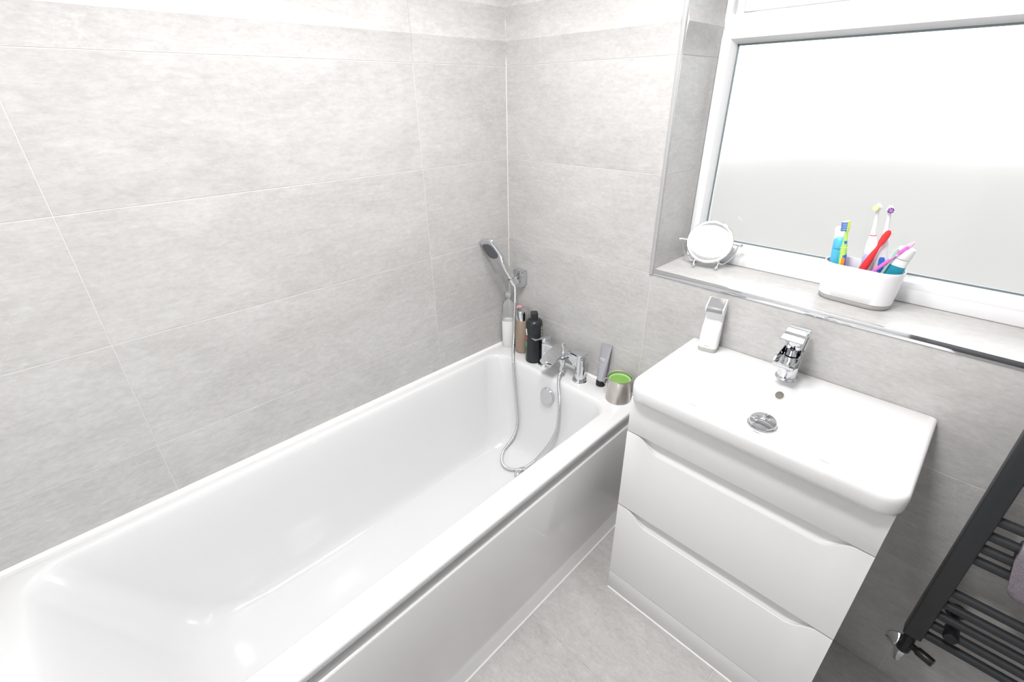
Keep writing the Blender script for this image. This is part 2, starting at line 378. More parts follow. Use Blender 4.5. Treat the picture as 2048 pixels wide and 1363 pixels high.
bm = bmesh.new(); v = [bm.verts.new(p) for p in ((PX0 - .01, GY, PZ0 - .01), (PX1 + .01, GY, PZ0 - .01), (PX1 + .01, GY, PZ1 + .01), (PX0 - .01, GY, PZ1 + .01))]; bm.faces.new(v)
mesh_obj('pane', bm, 'frosted', win, 0)
# opening light above the transom
bm = bmesh.new()
box(bm, .697, 1.868, .232, .28, 1.732, 1.772, bev=.004)
mesh_obj('sash_rail', bm, 'upvc', win)
bm = bmesh.new(); box(bm, .697, 1.868, .232, .28, 2.055, 2.095, bev=.004); mesh_obj('sash_rail', bm, 'upvc', win)
for a in (.697, 1.828):
    bm = bmesh.new(); box(bm, a, a + .04, .233, .28, 1.732, 2.095, bev=.004); mesh_obj('sash_stile', bm, 'upvc', win)
bm = bmesh.new(); box(bm, .6995, .7085, .222, .2325, 1.731, 2.05, bev=.001); mesh_obj('stay_channel', bm, 'white', win)
bm = bmesh.new(); box(bm, .73, 1.84, .262, .266, 1.765, 2.06); mesh_obj('pane', bm, 'frosted', win, 0)
mesh_obj('screw', lathe([(.002, 0), (.002, .002)], 10), 'greybase', win, xf=T(.690, .214, 1.731) @ RX(PI / 2))
# garden beyond the frosted glass
gr = struct(mesh_obj('ground_outside', B(-20, 22, .9, 60, -1.4, -1.3), 'yard', smooth=0), 'pale paved yard outside the window')

# ------------------------------------------------------------------ ceiling light
def ceiling_light(label, x, y, watt, r=.15):
    cl = thing('ceiling_light', label, 'light', (x, y, ZC))
    mesh_obj('rim', loft(bmesh.new(), [circ(r, 0, 48), circ(r, -.018, 48), circ(r - .004, -.022, 48), circ(r - .014, -.022, 48), circ(r - .014, -.014, 48)], True, False), 'white', cl)
    mesh_obj('diffuser', lathe([(r - .014, -.014), (r * .8, -.018), (r * .4, -.021), (.001, -.022)], 48, caps=(False, False)), 'lamp', cl)
    ld = bpy.data.lights.new('ceiling_lamp', 'AREA'); ld.shape = 'DISK'; ld.size = 2 * r - .03; ld.energy = watt; ld.color = (1.0, .985, .972)
    lo = bpy.data.objects.new('ceiling_lamp', ld); COL.objects.link(lo); lo.parent = cl; lo.location = (0, 0, -.027)
ceiling_light('round flush ceiling light above the bath taps', .74, -.56, LIGHT_A)
ceiling_light('round flush ceiling light above the middle of the floor', .98, -1.05, LIGHT_B)

# ------------------------------------------------------------------ bath
tub = thing('bathtub', 'long white acrylic bath with rounded rim along the tiled wall', 'bathtub', (.355, -.86, .0))
ox, oy = .355, -.86
def ring(x0, x1, y0, y1, r, z): return [(fx(y, x) if 0 else x + SK * (-y - .93) * (x / .715) - ox, y - oy, z) for x, y, z in rrect(x0, x1, y0, y1, r, z, 10)]
Y0, Y1 = YN + .004, -.001
prof = [(.004, .690, Y0 + .02, Y1 - .004, .012, .5310), (.002, .714, Y0, Y1, .010, .5310), (.002, .7165, Y0, Y1, .010, .5330), (.002, .7172, Y0, Y1, .010, .546),
        (.0022, .715, Y0, Y1, .010, .5508), (.004, .7115, Y0 + .002, Y1 - .002, .010, .5525), (.040, .650, -1.655, -.112, .075, .5525), (.0445, .645, -1.648, -.117, .072, .5515),
        (.049, .640, -1.640, -.122, .070, .547), (.054, .634, -1.630, -.127, .070, .535), (.066, .622, -1.600, -.134, .075, .47), (.086, .602, -1.540, -.146, .085, .36),
        (.106, .582, -1.485, -.160, .10, .26), (.120, .568, -1.44, -.174, .11, .208), (.130, .558, -1.40, -.188, .12, .180), (.143, .545, -1.35, -.205, .12, .164), (.160, .528, -1.29, -.23, .12, .155), (.190, .498, -1.22, -.26, .11, .151),
        (.26, .43, -1.05, -.33, .06, .149)]
mesh_obj('bath_shell', loft(bmesh.new(), [ring(*p) for p in prof], False, True), 'acrylic', tub, 50)
wst = mesh_obj('waste', lathe([(.034, 0), (.034, .003), (.031, .005), (.024, .005), (.023, -.004)], 32, caps=(True, True)), 'chrome', tub, xf=T(.352 - ox, -.283 - oy, .151))
pg = mesh_obj('waste_plug', lathe([(.001, .0), (.014, .001), (.029, .006), (.030, .010), (.027, .013), (.015, .0155), (.001, .016)], 32, caps=(False, False)), 'chrome', wst, xf=T(.352 - ox, -.283 - oy, .158) @ RX(math.radians(14)))
mesh_obj('plug_seal', lathe([(.022, 0), (.026, .003), (.026, .006), (.022, .008)], 28), 'blackplastic', wst, xf=T(.352 - ox, -.283 - oy, .151) @ RX(math.radians(8)))
ov = mesh_obj('overflow', lathe([(.030, 0), (.030, .006), (.033, .009), (.0335, .016), (.031, .019), (.001, .0205)], 36), 'chrome', tub, xf=T(.355 - ox, -.133 - oy, .478) @ RX(math.radians(82)))
mesh_obj('overflow_neck', lathe([(.022, -.004), (.022, .01)], 24), 'dark', ov, xf=T(.355 - ox, -.130 - oy, .478) @ RX(math.radians(82)))

pnl = bmesh.new()
rg = []
for y in (-.0015, YN + .003):
    rg.append([(fx(y, x) - .705, y + .86, z) for x, z in ((.680, .002), (.7145, .002), (.7155, .004), (.7160, .4875), (.7155, .4925), (.7135, .4945), (.700, .4950), (.680, .4950))])
loft(pnl, rg); bp_ = mesh_obj('side_panel', pnl, 'panel', tub, 60, xf=T(.705 - ox, 0, 0)); bp_['label'] = 'glossy white side panel below the bath rim'
bm = bmesh.new(); box(bm, -.048, -.030, -.84, .84, 0.0, .530); mesh_obj('panel_batten', bm, 'white', bp_, 0, xf=T(.705 - ox, 0, 0))

# ------------------------------------------------------------------ bath mixer tap
TX, TY, TZ = .355, -.058, .5525
bt = thing('bath_mixer_tap', 'chrome two-pillar bath mixer with flat waterfall spout', 'tap', (TX, TY, TZ))
for s in (-1, 1):
    p = mesh_obj('pillar', lathe([(.0195, .004), (.0195, .085), (.0195, .098), (.0185, .102)], 32), 'chrome', bt, xf=T(s * .089, 0, 0))
    mesh_obj('flange', lathe([(.030, 0), (.030, .003), (.027, .007), (.0195, .008)], 32), 'chrome', p, xf=T(s * .089, 0, 0))
# arched bridge
arch = [(-.089, .108), (.089, .108), (.089, .070)]
for k in range(0, 9):
    a = k / 8 * PI / 2; arch.append((.070 - .022 * math.sin(a) * 1.0 + .0, .050 + .030 * math.sin(a) + 0 * a) if 0 else (.0695 - .026 * (1 - math.cos(a)), .055 + .026 * math.sin(a)))
arch += [(-x, z) for x, z in arch[-1:2:-1]] + [(-.089, .070)]
br = prism([(x, z) for x, z in arch], -.018, .018, bev=.002)
mesh_obj('bridge', br, 'chrome', bt, xf=RZ(-PI / 2))
sp = bmesh.new()
rings = []
for y, hw, zt, th in ((.010, .034, .110, .030), (-.02, .034, .1095, .030), (-.05, .032, .105, .022), (-.080, .030, .095, .016), (-.102, .0285, .084, .012)):
    rings.append([(-hw, y, zt), (-hw * .5, y, zt - .0015), (0, y, zt - .002), (hw * .5, y, zt - .0015), (hw, y, zt), (hw, y, zt - th * .4), (hw * .8, y, zt - th), (-hw * .8, y, zt - th), (-hw, y, zt - th * .4)])
loft(sp, rings); mesh_obj('spout', sp, 'chrome', bt, 35)
# left lever turned outwards, right lever lying along the bridge
lv = mesh_obj('lever_hub', lathe([(.0185, .104), (.0185, .122), (.017, .125)], 28), 'chrome', bt, xf=T(-.089, 0, 0))
mesh_obj('lever', B(-.062, .016, -.013, .013, 0, .0045, bev=.0018), 'chrome', lv, xf=T(-.089, 0, .124) @ RZ(math.radians(78)) @ RY(math.radians(5)))
lv = mesh_obj('lever_hub', lathe([(.0185, .101), (.0185, .110), (.017, .112)], 28), 'chrome', bt, xf=T(.089, 0, 0))
mesh_obj('lever', B(-.046, .020, -.0185, .0185, 0, .006, bev=.002), 'chrome', lv, xf=T(.089, 0, .1125) @ RZ(math.radians(-6)) @ RY(math.radians(-2)))
dv = mesh_obj('diverter', lathe([(.0085, .106), (.0085, .112), (.0062, .114), (.0062, .122), (.0075, .124), (.0075, .150), (.0062, .152)], 24), 'chrome', bt, xf=T(.024, -.028, 0))
mesh_obj('hose_outlet', lathe([(.012, .082), (.012, .060), (.009, .056), (.009, .044), (.0105, .042), (.0105, .026), (.008, .024)][::-1], 24), 'chrome', bt, xf=T(.024, -.030, 0))

# ------------------------------------------------------------------ shower hose, bracket, handset
hp = [(.379, -.088, .579), (.380, -.098, .572), (.387, -.112, .577 - .004), (.398, -.130, .552), (.412, -.142, .525), (.425, -.152, .492), (.433, -.162, .432), (.431, -.171, .364), (.411, -.184, .298), (.386, -.200, .241), (.360, -.231, .192), (.336, -.264, .1660),
      (.312, -.290, .1605), (.283, -.304, .1605), (.250, -.298, .1610), (.222, -.276, .162), (.200, -.244, .166), (.199, -.217, .182), (.209, -.192, .218), (.213, -.174, .264), (.210, -.166, .318), (.194, -.157, .392), (.176, -.147, .472),
      (.158, -.136, .538), (.1430, -.1215, .594), (.124, -.097, .655), (.113, -.083, .720), (.104, -.070, .785), (.0955, -.061, .832), (.085, -.057, .862)]
path = catmull(hp, 26)
rib = lambda i, n: .0066 if i % 3 else .0052
hose = tag(mesh_obj('shower_hose', tube(path, rib, 12), 'satin', smooth=60), 'ribbed chrome shower hose looping down into the bath', 'hose')
bk = thing('shower_bracket', 'chrome wall bracket holding the shower handset', 'bracket', (.080, 0, .868))
bbm = bmesh.new()
loft(bbm, [[(x * s, y, z * s2) for x, z, s, s2 in ((-.026, .036, 1, 1), (.026, .036, 1, 1), (.026, -.018, 1, 1), (.016, -.036, 1, 1), (-.016, -.036, 1, 1), (-.026, -.018, 1, 1))] for y in (0, -.022, -.034)])
bmesh.ops.bevel(bbm, geom=bbm.edges[:], offset=.003, segments=2, affect='EDGES', clamp_overlap=True)
mesh_obj('back_block', bbm, 'chrome', bk)
hd = Vector((-.20, -.46, .86)).normalized()            # handset axis
HB = Vector((.080, -.056, .868))                       # where the handset sits
soc = loft(bmesh.new(), [circ(.0182, -.014, 28), circ(.0182, .016, 28), circ(.0150, .016, 28), circ(.0147, -.014, 28), circ(.0182, -.014, 28)], False, False)
mesh_obj('socket', soc, 'chrome', bk, xf=T(-.080, 0, -.868) @ frame_to(HB, HB + hd))
mesh_obj('socket_arm', B(-.009, .009, -.030, -.046, -.012, .014, bev=.002), 'chrome', bk, xf=T(0, 0, .0))
hs = thing('shower_handset', 'chrome shower handset with a dark grey spray face', 'shower head', HB)
q = Matrix.Identity(4)
zax = hd; nface = Vector((.10, -.86, -.44)); nface = (nface - zax * nface.dot(zax)).normalized(); xax = nface.cross(zax).normalized()
fr0 = Matrix((( xax.x, nface.x, zax.x, 0), (xax.y, nface.y, zax.y, 0), (xax.z, nface.z, zax.z, 0), (0, 0, 0, 1)))
fr = fr0 @ Matrix.Diagonal((1.15, 1.12, 1.13, 1))
def sect(hw, hd_, z, yo=0, n=24, e=2.6):
    out = []
    for i in range(n):
        a = 2 * PI * i / n; c, s = math.cos(a), math.sin(a)
        out.append((hw * abs(c) ** (2 / e) * (1 if c >= 0 else -1), yo + hd_ * abs(s) ** (2 / e) * (1 if s >= 0 else -1), z))
    return out
hb = loft(bmesh.new(), [sect(.0095, .0095, -.018, 0, e=2), sect(.0118, .0118, -.010, 0, e=2), sect(.0125, .0125, .02, 0, e=2), sect(.0145, .0125, .06, 0), sect(.0178, .0115, .085, 0), sect(.0260, .0108, .105, .001), sect(.0325, .0110, .118, .002), sect(.0345, .0110, .135, .003), sect(.0350, .0108, .165, .005), sect(.0345, .0100, .180, .006), sect(.0310, .0085, .187, .006), sect(.02, .005, .190, .006)])
body = mesh_obj('handset_body', hb, 'chrome', hs, 50, xf=fr)
fc = loft(bmesh.new(), [[(x * .9, .0125 + h, .147 + z * 1.0) for x, z in [(.0265 * math.copysign(abs(math.cos(t)) ** .6, math.cos(t)), .031 * math.copysign(abs(math.sin(t)) ** .6, math.sin(t))) for t in [2 * PI * i / 32 for i in range(32)]]] for h in (0, .0045)])
mesh_obj('spray_face', fc, 'nozzles', body, 30, xf=fr)

# ------------------------------------------------------------------ bottles on the bath ledge
ZR = .5525
def patch(bm, r, a0, a1, z0, z1, off=.0004, n=4):
    rows_ = [[bm.verts.new(((r + off) * math.cos(a0 + (a1 - a0) * i / n), (r + off) * math.sin(a0 + (a1 - a0) * i / n), z)) for i in range(n + 1)] for z in (z0, z1)]
    for i in range(n): bm.faces.new((rows_[0][i], rows_[0][i + 1], rows_[1][i + 1], rows_[1][i]))
D = math.radians
b1 = thing('clear_bottle', 'clear shampoo bottle half full of milky liquid in the bath corner', 'bottle', (.0405, -.046, ZR), D(42))
def ell(rx, ry, z): return sect(rx, ry, z, 0, 28, 2.3)
mesh_obj('bottle_wall', loft(bmesh.new(), [ell(.0300, .0220, .124), ell(.0290, .0210, .140), ell(.0285, .0205, .165), ell(.0275, .0200, .188), ell(.024, .0175, .205), ell(.013, .012, .214), ell(.0095, .0095, .217), ell(.0095, .0095, .235)], False, False), 'clear', b1, 50)
mesh_obj('shampoo', loft(bmesh.new(), [ell(.027, .019, 0), ell(.0302, .0222, .004), ell(.0305, .0225, .10), ell(.0302, .0222, .124)], True, True), 'liquid', b1, 50)
mesh_obj('bottle_cap', lathe([(.0145, .232), (.0155, .234), (.0155, .248), (.0135, .2515)], 26), 'clear', b1)
b2 = thing('pink_bottle', 'pink patterned bottle standing between the clear and tan bottles', 'bottle', (.0795, -.0205, ZR), D(-48))
mesh_obj('bottle_wall', loft(bmesh.new(), [ell(.014, .0135, 0), ell(.0155, .015, .003), ell(.0155, .015, .145), ell(.013, .012, .16), ell(.011, .011, .163)], True, True), 'pinkclear', b2, 50)
bm = bmesh.new()
for k in range(7): patch(bm, .0156, D(-120 + k * 34), D(-100 + k * 34), .03 + .012 * k, .055 + .012 * k)
mesh_obj('printed_pattern', bm, 'magenta', b2)
mesh_obj('bottle_cap', lathe([(.0125, .160), (.0135, .163), (.0135, .188), (.011, .1915)], 24), 'pink', b2)
b3 = thing('tan_bottle', 'tan cylindrical bottle with a chrome cap', 'bottle', (.118, -.043, ZR), 0)
mesh_obj('bottle_wall', lathe([(.024, 0), (.0275, .003), (.028, .006), (.028, .148), (.0268, .151)], 40), 'brown', b3)
mesh_obj('bottle_cap', lathe([(.0255, .151), (.026, .152), (.026, .192), (.0245, .195), (.001, .1955)], 40, caps=(True, False)), 'chrome', b3)
b4 = thing('black_bottle', 'black shower gel bottle with square flip cap and printed sides', 'bottle', (.2085, -.066, ZR), 0)
BR = .0345
mesh_obj('bottle_wall', lathe([(.030, 0), (.0338, .003), (BR, .007), (BR, .168), (.0335, .176), (.030, .183), (.022, .188), (.0165, .190)], 44), 'black', b4)
mesh_obj('flip_cap', loft(bmesh.new(), [rrect(-.0145, .0145, -.0145, .0145, .006, z, 4) for z in (.189, .216)] + [rrect(-.0125, .0125, -.0125, .0125, .005, .2185, 4)]), 'black', b4, xf=RZ(D(-40)))
bm = bmesh.new()
for k, (z, h) in enumerate(((.152, .012), (.137, .011), (.123, .012))):
    patch(bm, BR, D(8), D(17), z, z + h * .4); patch(bm, BR, D(8), D(11), z + h * .4, z + h); patch(bm, BR, D(14), D(18), z + h * .55, z + h)
mesh_obj('white_lettering', bm, 'print', b4)
bm = bmesh.new()
for k in range(7): patch(bm, BR, D(7 + (k % 2) * 3), D(15 - (k % 3)), .112 - k * .0072, .1165 - k * .0072)
for k in range(9): patch(bm, BR, D(9), D(14), .052 - k * .0038, .0543 - k * .0038)
mesh_obj('grey_lettering', bm, 'printgrey', b4)
bm = bmesh.new(); patch(bm, BR, D(-120), D(-102), .132, .152); patch(bm, BR, D(-112), D(-98), .125, .138); mesh_obj('white_label', bm, 'print', b4)
bm = bmesh.new(); patch(bm, BR, D(-118), D(-99), .104, .122); mesh_obj('red_label', bm, 'redprint', b4)
bm = bmesh.new(); patch(bm, BR, D(-125), D(-102), .070, .097); patch(bm, BR, D(-128), D(-108), .030, .055); mesh_obj('green_label', bm, 'greenprint', b4)

b5 = thing('cream_tube', 'silver grey cream tube standing on its black cap', 'tube', (.522, -.030, ZR), D(-14))
tb = [sect(.0175, .0155, .020, 0, 28, 2), sect(.0180, .0160, .03, .0005, 28, 2)]
for t in (.2, .4, .6, .8, .92, 1.0): tb.append(sect(.018 + .010 * t, .016 * (1 - t) + .0012, .03 + .128 * t, .004 * t, 28, 2 + t))
tb.append(sect(.028, .0012, .166, .004, 28, 3))
lean = RX(D(-7)) @ RY(D(-4))
mesh_obj('tube_body', loft(bmesh.new(), tb), 'tube', b5, 50, xf=lean)
mesh_obj('tube_cap', lathe([(.0165, 0), (.0178, .0015), (.0178, .020), (.0168, .0212)], 32), 'blackplastic', b5, xf=lean)
bm = bmesh.new()
def tube_y(z): t = (z - .03) / .128; return .004 * t - (.016 * (1 - t) + .0012) - .0006
def dash(x0, x1, z0, z1):
    v = [bm.verts.new((x, tube_y(z) + .004 * (x / .018) ** 2 * (1 - (z - .03) / .128), z)) for x, z in ((x0, z0), (x1, z0), (x1, z1), (x0, z1))]; bm.faces.new(v)
for k in range(6):
    x = -.014 + k * .0042
    dash(x, x + .0012, .101, .111); dash(x + .0012, x + .0032, .1085, .111)
    if k % 2: dash(x + .0012, x + .0032, .1045, .1058); dash(x + .0024, x + .0034, .1045, .111)
    if k % 3 == 0: dash(x + .0012, x + .0032, .101, .1025)
for k in range(5): dash(-.014 + k * .0042, -.0115 + k * .0042, .0835, .0848)
dash(-.014, -.0125, .0835, .092); dash(.0065, .0075, .083, .090); dash(-.006, -.005, .0835, .089)
for k in range(5): dash(-.014 + k * .0032, -.0118 + k * .0032, .0735, .0752)
mesh_obj('white_lettering', bm, 'print', b5, xf=lean)

b6 = thing('tin_candle', 'brushed metal tin with green candle wax and a ring handle', 'candle', (.6205, -.060, ZR), 0)
mesh_obj('tin', loft(bmesh.new(), [circ(r, z, 48) for r, z in ((.042, 0), (.0445, .0012), (.0445, .004), (.0430, .006), (.0430, .086), (.0445, .088), (.0447, .0915), (.0440, .0925), (.0420, .0915), (.0418, .074))], True, True), 'steel', b6)
mesh_obj('wax_rim', lathe([(.0415, .0745), (.0405, .0815), (.0385, .083), (.034, .0815), (.033, .079)], 44), 'waxpale', b6)
mesh_obj('wax', lathe([(.0335, .0795), (.030, .0790), (.018, .0800), (.008, .0815), (.001, .0818)], 44, caps=(True, False)), 'wax', b6)
ca = D(-163)
rp = [(.0435 * math.cos(ca) + .014 * math.sin(t) * math.cos(ca), .0435 * math.sin(ca) + .014 * math.sin(t) * math.sin(ca), .060 + .014 * math.cos(t)) for t in [PI * k / 14 for k in range(15)]]
mesh_obj('ring_handle', tube(rp, .0016, 8), 'steel', b6)

# ------------------------------------------------------------------ vanity unit
VX0, VX1, VF = .832, 1.4256, -.346
vu = thing('vanity_unit', 'white two-drawer vanity unit under the basin', 'vanity unit', (1.129, -.17, 0))
def V(bm, name, m='lacquer', parent=vu, smooth=40): return mesh_obj(name, bm, m, parent, smooth, xf=T(-1.129, .17, 0))
bm = bmesh.new(); box(bm, VX0 + .0005, VX1 - .0005, VF + .020, -.0005, .0, .797); V(bm, 'carcass', smooth=0)
bm = bmesh.new(); box(bm, VX0, VX1, VF, VF + .0195, .686, .800, bev=.0012); V(bm, 'top_fascia')
bm = bmesh.new(); box(bm, VX0, VX1, VF, VF + .0195, .001, .0835, bev=.0012); V(bm, 'plinth')
def smooth_(t): t = max(0, min(1, t)); return t * t * (3 - 2 * t)
def drawer(z0, zt, name):
    bm = bmesh.new(); N_ = 120; cols = []
    for i in range(N_ + 1):
        x = VX0 + (VX1 - VX0) * i / N_
        d = min(x - VX0, VX1 - x); s = smooth_((d - .030) / .070); dip = .0365 * s
        z = zt - dip; e = .0016
        prof_ = [(VF + .0195, z0), (VF + e, z0), (VF, z0 + e), (VF, z - .0022), (VF + .0008, z - .0006), (VF + .0028, z), (VF + .0045, z - .0030 * s), (VF + .0090, z - .0045 * s), (VF + .0140, z + .0008 * s), (VF + .0172, z + .010 * s), (VF + .0190, z + .022 * s), (VF + .0195, z + dip * .98)]
        cols.append([(x, y, zz) for y, zz in prof_])
    loft(bm, cols); return V(bm, name, smooth=35)
d1 = drawer(.3985, .6825, 'drawer'); d2 = drawer(.0850, .3950, 'drawer')
# ------------------------------------------------------------------ basin
BX0, BX1, BF, BT = .829, 1.434, -.374, .858
bs = thing('basin', 'white rectangular ceramic basin on the vanity unit', 'basin', (1.1315, -.187, .80))
def rb(x0, x1, y0, y1, rf, rbk, z, n=8):
    """rounded rectangle with large radius at the front and small at the back"""
    pts = []
    for cx, cy, a0, r in ((x1 - rbk, y1 - rbk, 0, rbk), (x0 + rbk, y1 - rbk, PI / 2, rbk), (x0 + rf, y0 + rf, PI, rf), (x1 - rf, y0 + rf, 1.5 * PI, rf)):
        for i in range(n + 1):
            a = a0 + PI / 2 * i / n; pts.append((cx + r * math.cos(a) - 1.1315, cy + r * math.sin(a) + .187, z - .80))
    return pts
e = .0
P = [(BX0 + .022, BX1 - .022, BF + .030, -.0015, .030, .004, .8005), (BX0 + .010, BX1 - .010, BF + .014, -.0015, .036, .006, .8015), (BX0 + .0035, BX1 - .0035, BF + .0045, -.0015, .042, .007, .808), (BX0 + .001, BX1 - .001, BF + .001, -.0012, .044, .008, .818),
     (BX0, BX1, BF, -.001, .045, .008, .842), (BX0 + .001, BX1 - .001, BF + .0015, -.0015, .045, .008, .851), (BX0 + .004, BX1 - .004, BF + .005, -.003, .043, .008, .8565), (BX0 + .009, BX1 - .009, BF + .010, -.006, .040, .008, BT),
     (BX0 + .020, BX1 - .020, BF + .022, -.098, .034, .020, BT - .0005), (BX0 + .025, BX1 - .025, BF + .027, -.104, .032, .022, BT - .003), (BX0 + .034, BX1 - .034, BF + .036, -.112, .032, .024, BT - .010),
     (BX0 + .070, BX1 - .070, BF + .058, -.128, .040, .030, BT - .026), (BX0 + .125, BX1 - .125, BF + .082, -.142, .045, .035, BT - .0390), (BX0 + .185, BX1 - .185, BF + .080, -.162, .045, .035, BT - .0465), (BX0 + .232, BX1 - .232, BF + .088, -.178, .045, .040, BT - .0498),
     (BX0 + .252, BX1 - .252, BF + .094, -.190, .042, .040, BT - .0505)]
mesh_obj('ceramic_body', loft(bmesh.new(), [rb(*p) for p in P]), 'ceramic', bs, 60)
WXc, WYc, WZc = 1.134, -.2360, BT - .0502
W = T(WXc - 1.1315, WYc + .187, WZc - .80)
ws = mesh_obj('waste', loft(bmesh.new(), [circ(r, z, 36) for r, z in ((.0350, .0), (.0345, .0016), (.0325, .0022), (.024, .0022), (.0225, .001), (.022, -.001))], False, True), 'chrome', bs, xf=W)
mesh_obj('waste_well', lathe([(.0222, .0008), (.0222, .0022)], 28), 'dark', ws, xf=W)
mesh_obj('flip_plug', lathe([(.012, .002), (.0300, .0045), (.0312, .0070), (.0298, .0102), (.018, .0142), (.001, .015)], 36, caps=(True, False)), 'chrome', ws, xf=W @ T(0, 0, .0025) @ RX(D(9)) @ RY(D(2)))
OV = T(1.130 - 1.1315, -.1245 + .187, .0375) @ RX(D(48))
oh = mesh_obj('overflow_hole', lathe([(.0105, 0), (.0105, .0012)], 28), 'hole', bs, xf=OV)
mesh_obj('overflow_lip', loft(bmesh.new(), [circ(.0118, -.001, 28), circ(.0118, .0012, 28), circ(.0112, .0018, 28), circ(.0103, .0014, 28)], False, False), 'ceramic', oh, xf=OV)
# ------------------------------------------------------------------ basin tap
tp = thing('basin_tap', 'chrome monobloc basin tap with open waterfall spout', 'tap', (1.118, -.056, BT), D(2))
def el2(rx, ry, cy, z, n=32): return [(rx * math.cos(2 * PI * i / n), cy + ry * math.sin(2 * PI * i / n), z) for i in range(n)]
mesh_obj('base_ring', lathe([(.0275, 0), (.0275, .004), (.0255, .0065), (.023, .007)], 36), 'chrome', tp)
mesh_obj('tap_body', loft(bmesh.new(), [el2(.0235, .0235, 0, .006), el2(.0230, .0225, .001, .04), el2(.0235, .0225, .003, .07), el2(.0240, .0215, .006, .085), el2(.0243, .0185, .010, .10), el2(.0245, .0140, .015, .118), el2(.0245, .0125, .017, .130)]), 'chrome', tp, 50)
# open trough
tr = bmesh.new()
fl = [(0.006, .074), (-.03, .073), (-.062, .0705), (-.086, .0675)]
for i, ((ya, za), (yb, zb)) in enumerate(zip(fl, fl[1:])): pass
hw = .0245
rings = []
for y, z in fl:
    zt = z + .0155 - (.003 if y < -.08 else 0)
    rings.append([(-hw, y, z - .004), (hw, y, z - .004), (hw, y, zt), (hw - .0025, y, zt), (hw - .0025, y, z), (-hw + .0025, y, z), (-hw + .0025, y, zt), (-hw, y, zt)])
loft(tr, rings); spo = mesh_obj('spout_trough', tr, 'chrome', tp, 30)
mesh_obj('spout_lip', B(-hw, hw, -.0885, -.0855, .0630, .0785, bev=.0008), 'chrome', spo)
mesh_obj('spout_underside', loft(bmesh.new(), [[(-hw * s, y, z) for s, z in ((1, .071), (-1, .071), (-.9, zb_), (.9, zb_))] for y, zb_ in ((-.012, .040), (-.035, .050), (-.086, .0635))]), 'chrome', spo, 30)
mesh_obj('cartridge', lathe([(.0165, .075), (.0165, .095), (.0185, .096), (.0185, .104), (.016, .106), (.016, .125)], 30), 'chrome', tp, xf=T(0, -.012, 0))
hdl = bmesh.new()
rings = []
for y, zt, th, hw_ in ((.030, .134, .008, .014), (.027, .139, .014, .0205), (.018, .1435, .019, .0240), (.008, .1455, .018, .0248), (-.020, .1440, .010, .0250), (-.045, .1400, .006, .0250), (-.066, .1355, .0045, .0250)):
    rings.append([(-hw_, y, zt), (hw_, y, zt), (hw_, y, zt - th), (-hw_, y, zt - th)])
loft(hdl, rings); bmesh.ops.bevel(hdl, geom=hdl.edges[:], offset=.0008, segments=1, affect='EDGES', clamp_overlap=True)
mesh_obj('lever_handle', hdl, 'chrome', tp, 30)
# ------------------------------------------------------------------ soap dispenser
sd = thing('soap_dispenser', 'white soap dispenser with grey push button on the basin corner', 'soap dispenser', (.896, -.043, BT), D(12))
def sec2(hw, y0, y1, r, z): return rrect(-hw, hw, y0, y1, r, z, 5)
S = [(.0255, -.0290, .0215, .012, .0), (.0260, -.0295, .022, .012, .003), (.0262, -.0297, .022, .012, .0125)]
mesh_obj('base_band', loft(bmesh.new(), [sec2(*s) for s in S]), 'greybase', sd, 50)
S = [(.0260, -.0295, .022, .012, .013), (.0262, -.0295, .022, .012, .016), (.0260, -.0285, .022, .012, .040), (.0257, -.0265, .022, .012, .062), (.0255, -.0245, .022, .012, .070), (.0254, -.0190, .022, .011, .077),
     (.0252, -.0085, .022, .010, .085), (.0250, .0000, .022, .008, .094), (.0250, .0035, .022, .007, .104), (.0250, .0040, .022, .007, .112)]
mesh_obj('dispenser_body', loft(bmesh.new(), [sec2(*s) for s in S]), 'white', sd, 60)
hdp = [(.022, .110), (.0235, .150), (.0215, .1535), (.0195, .1545), (-.0235, .1375), (-.0245, .1350), (-.0230, .1250), (.004, .1120)]
hm = prism(hdp, -.025, .025, bev=.003, seg=3); mesh_obj('dispenser_head', hm, 'white', sd, 40)
bt_ = [(.0165, .1520), (.0165, .1555), (-.0215, .1400), (-.0260, .1345), (-.0262, .1255), (-.0238, .1245), (-.022, .135)]
mesh_obj('push_button', prism(bt_, -.0215, .0215, bev=.0025, seg=3), 'greybutton', sd, 40)
bm = bmesh.new()
for k in range(6):
    x = -.0075 + k * .0026
    for f in ((0, .0007, 0, .0028 if k % 2 else .0036), (.0007, .0018, .0 if k % 3 else .0012, .0007 if k % 3 else .0019)):
        v = [bm.verts.new((x + a, -.02985, .0185 + b)) for a, b in ((f[0], f[2]), (f[1], f[2]), (f[1], f[3]), (f[0], f[3]))]; bm.faces.new(v)
mesh_obj('small_lettering', bm, 'printgrey', sd)
# ------------------------------------------------------------------ window sill: mirror
MC = Vector((.765, .147, 1.1165)); ya = D(17.2)
mi = thing('shaving_mirror', 'round tilting mirror on a small chrome stand on the sill', 'mirror', (MC.x, MC.y, WZ0), ya)
cz = MC.z - WZ0; tl = RX(D(-30.5))
mm = T(0, 0, cz) @ tl @ RX(PI / 2)                       # disc axis toward -y, tilted up
mr = .0665
rim = loft(bmesh.new(), [circ(r, z, 56) for r, z in ((mr - .004, -.004), (mr, -.004), (mr + .0025, -.001), (mr + .0025, .003), (mr, .0055), (mr - .004, .0052))], True, False)
rm = mesh_obj('mirror_rim', rim, 'chrome', mi, xf=mm)
mesh_obj('mirror_glass', lathe([(mr - .0038, .0046)] + [(r_, .0030 + r_ * r_ / 2.4) for r_ in [(mr - .0045) * (1 - k / 16) for k in range(16)] + [.0008]], 56, caps=(True, False)), 'mirror', rm, xf=mm)
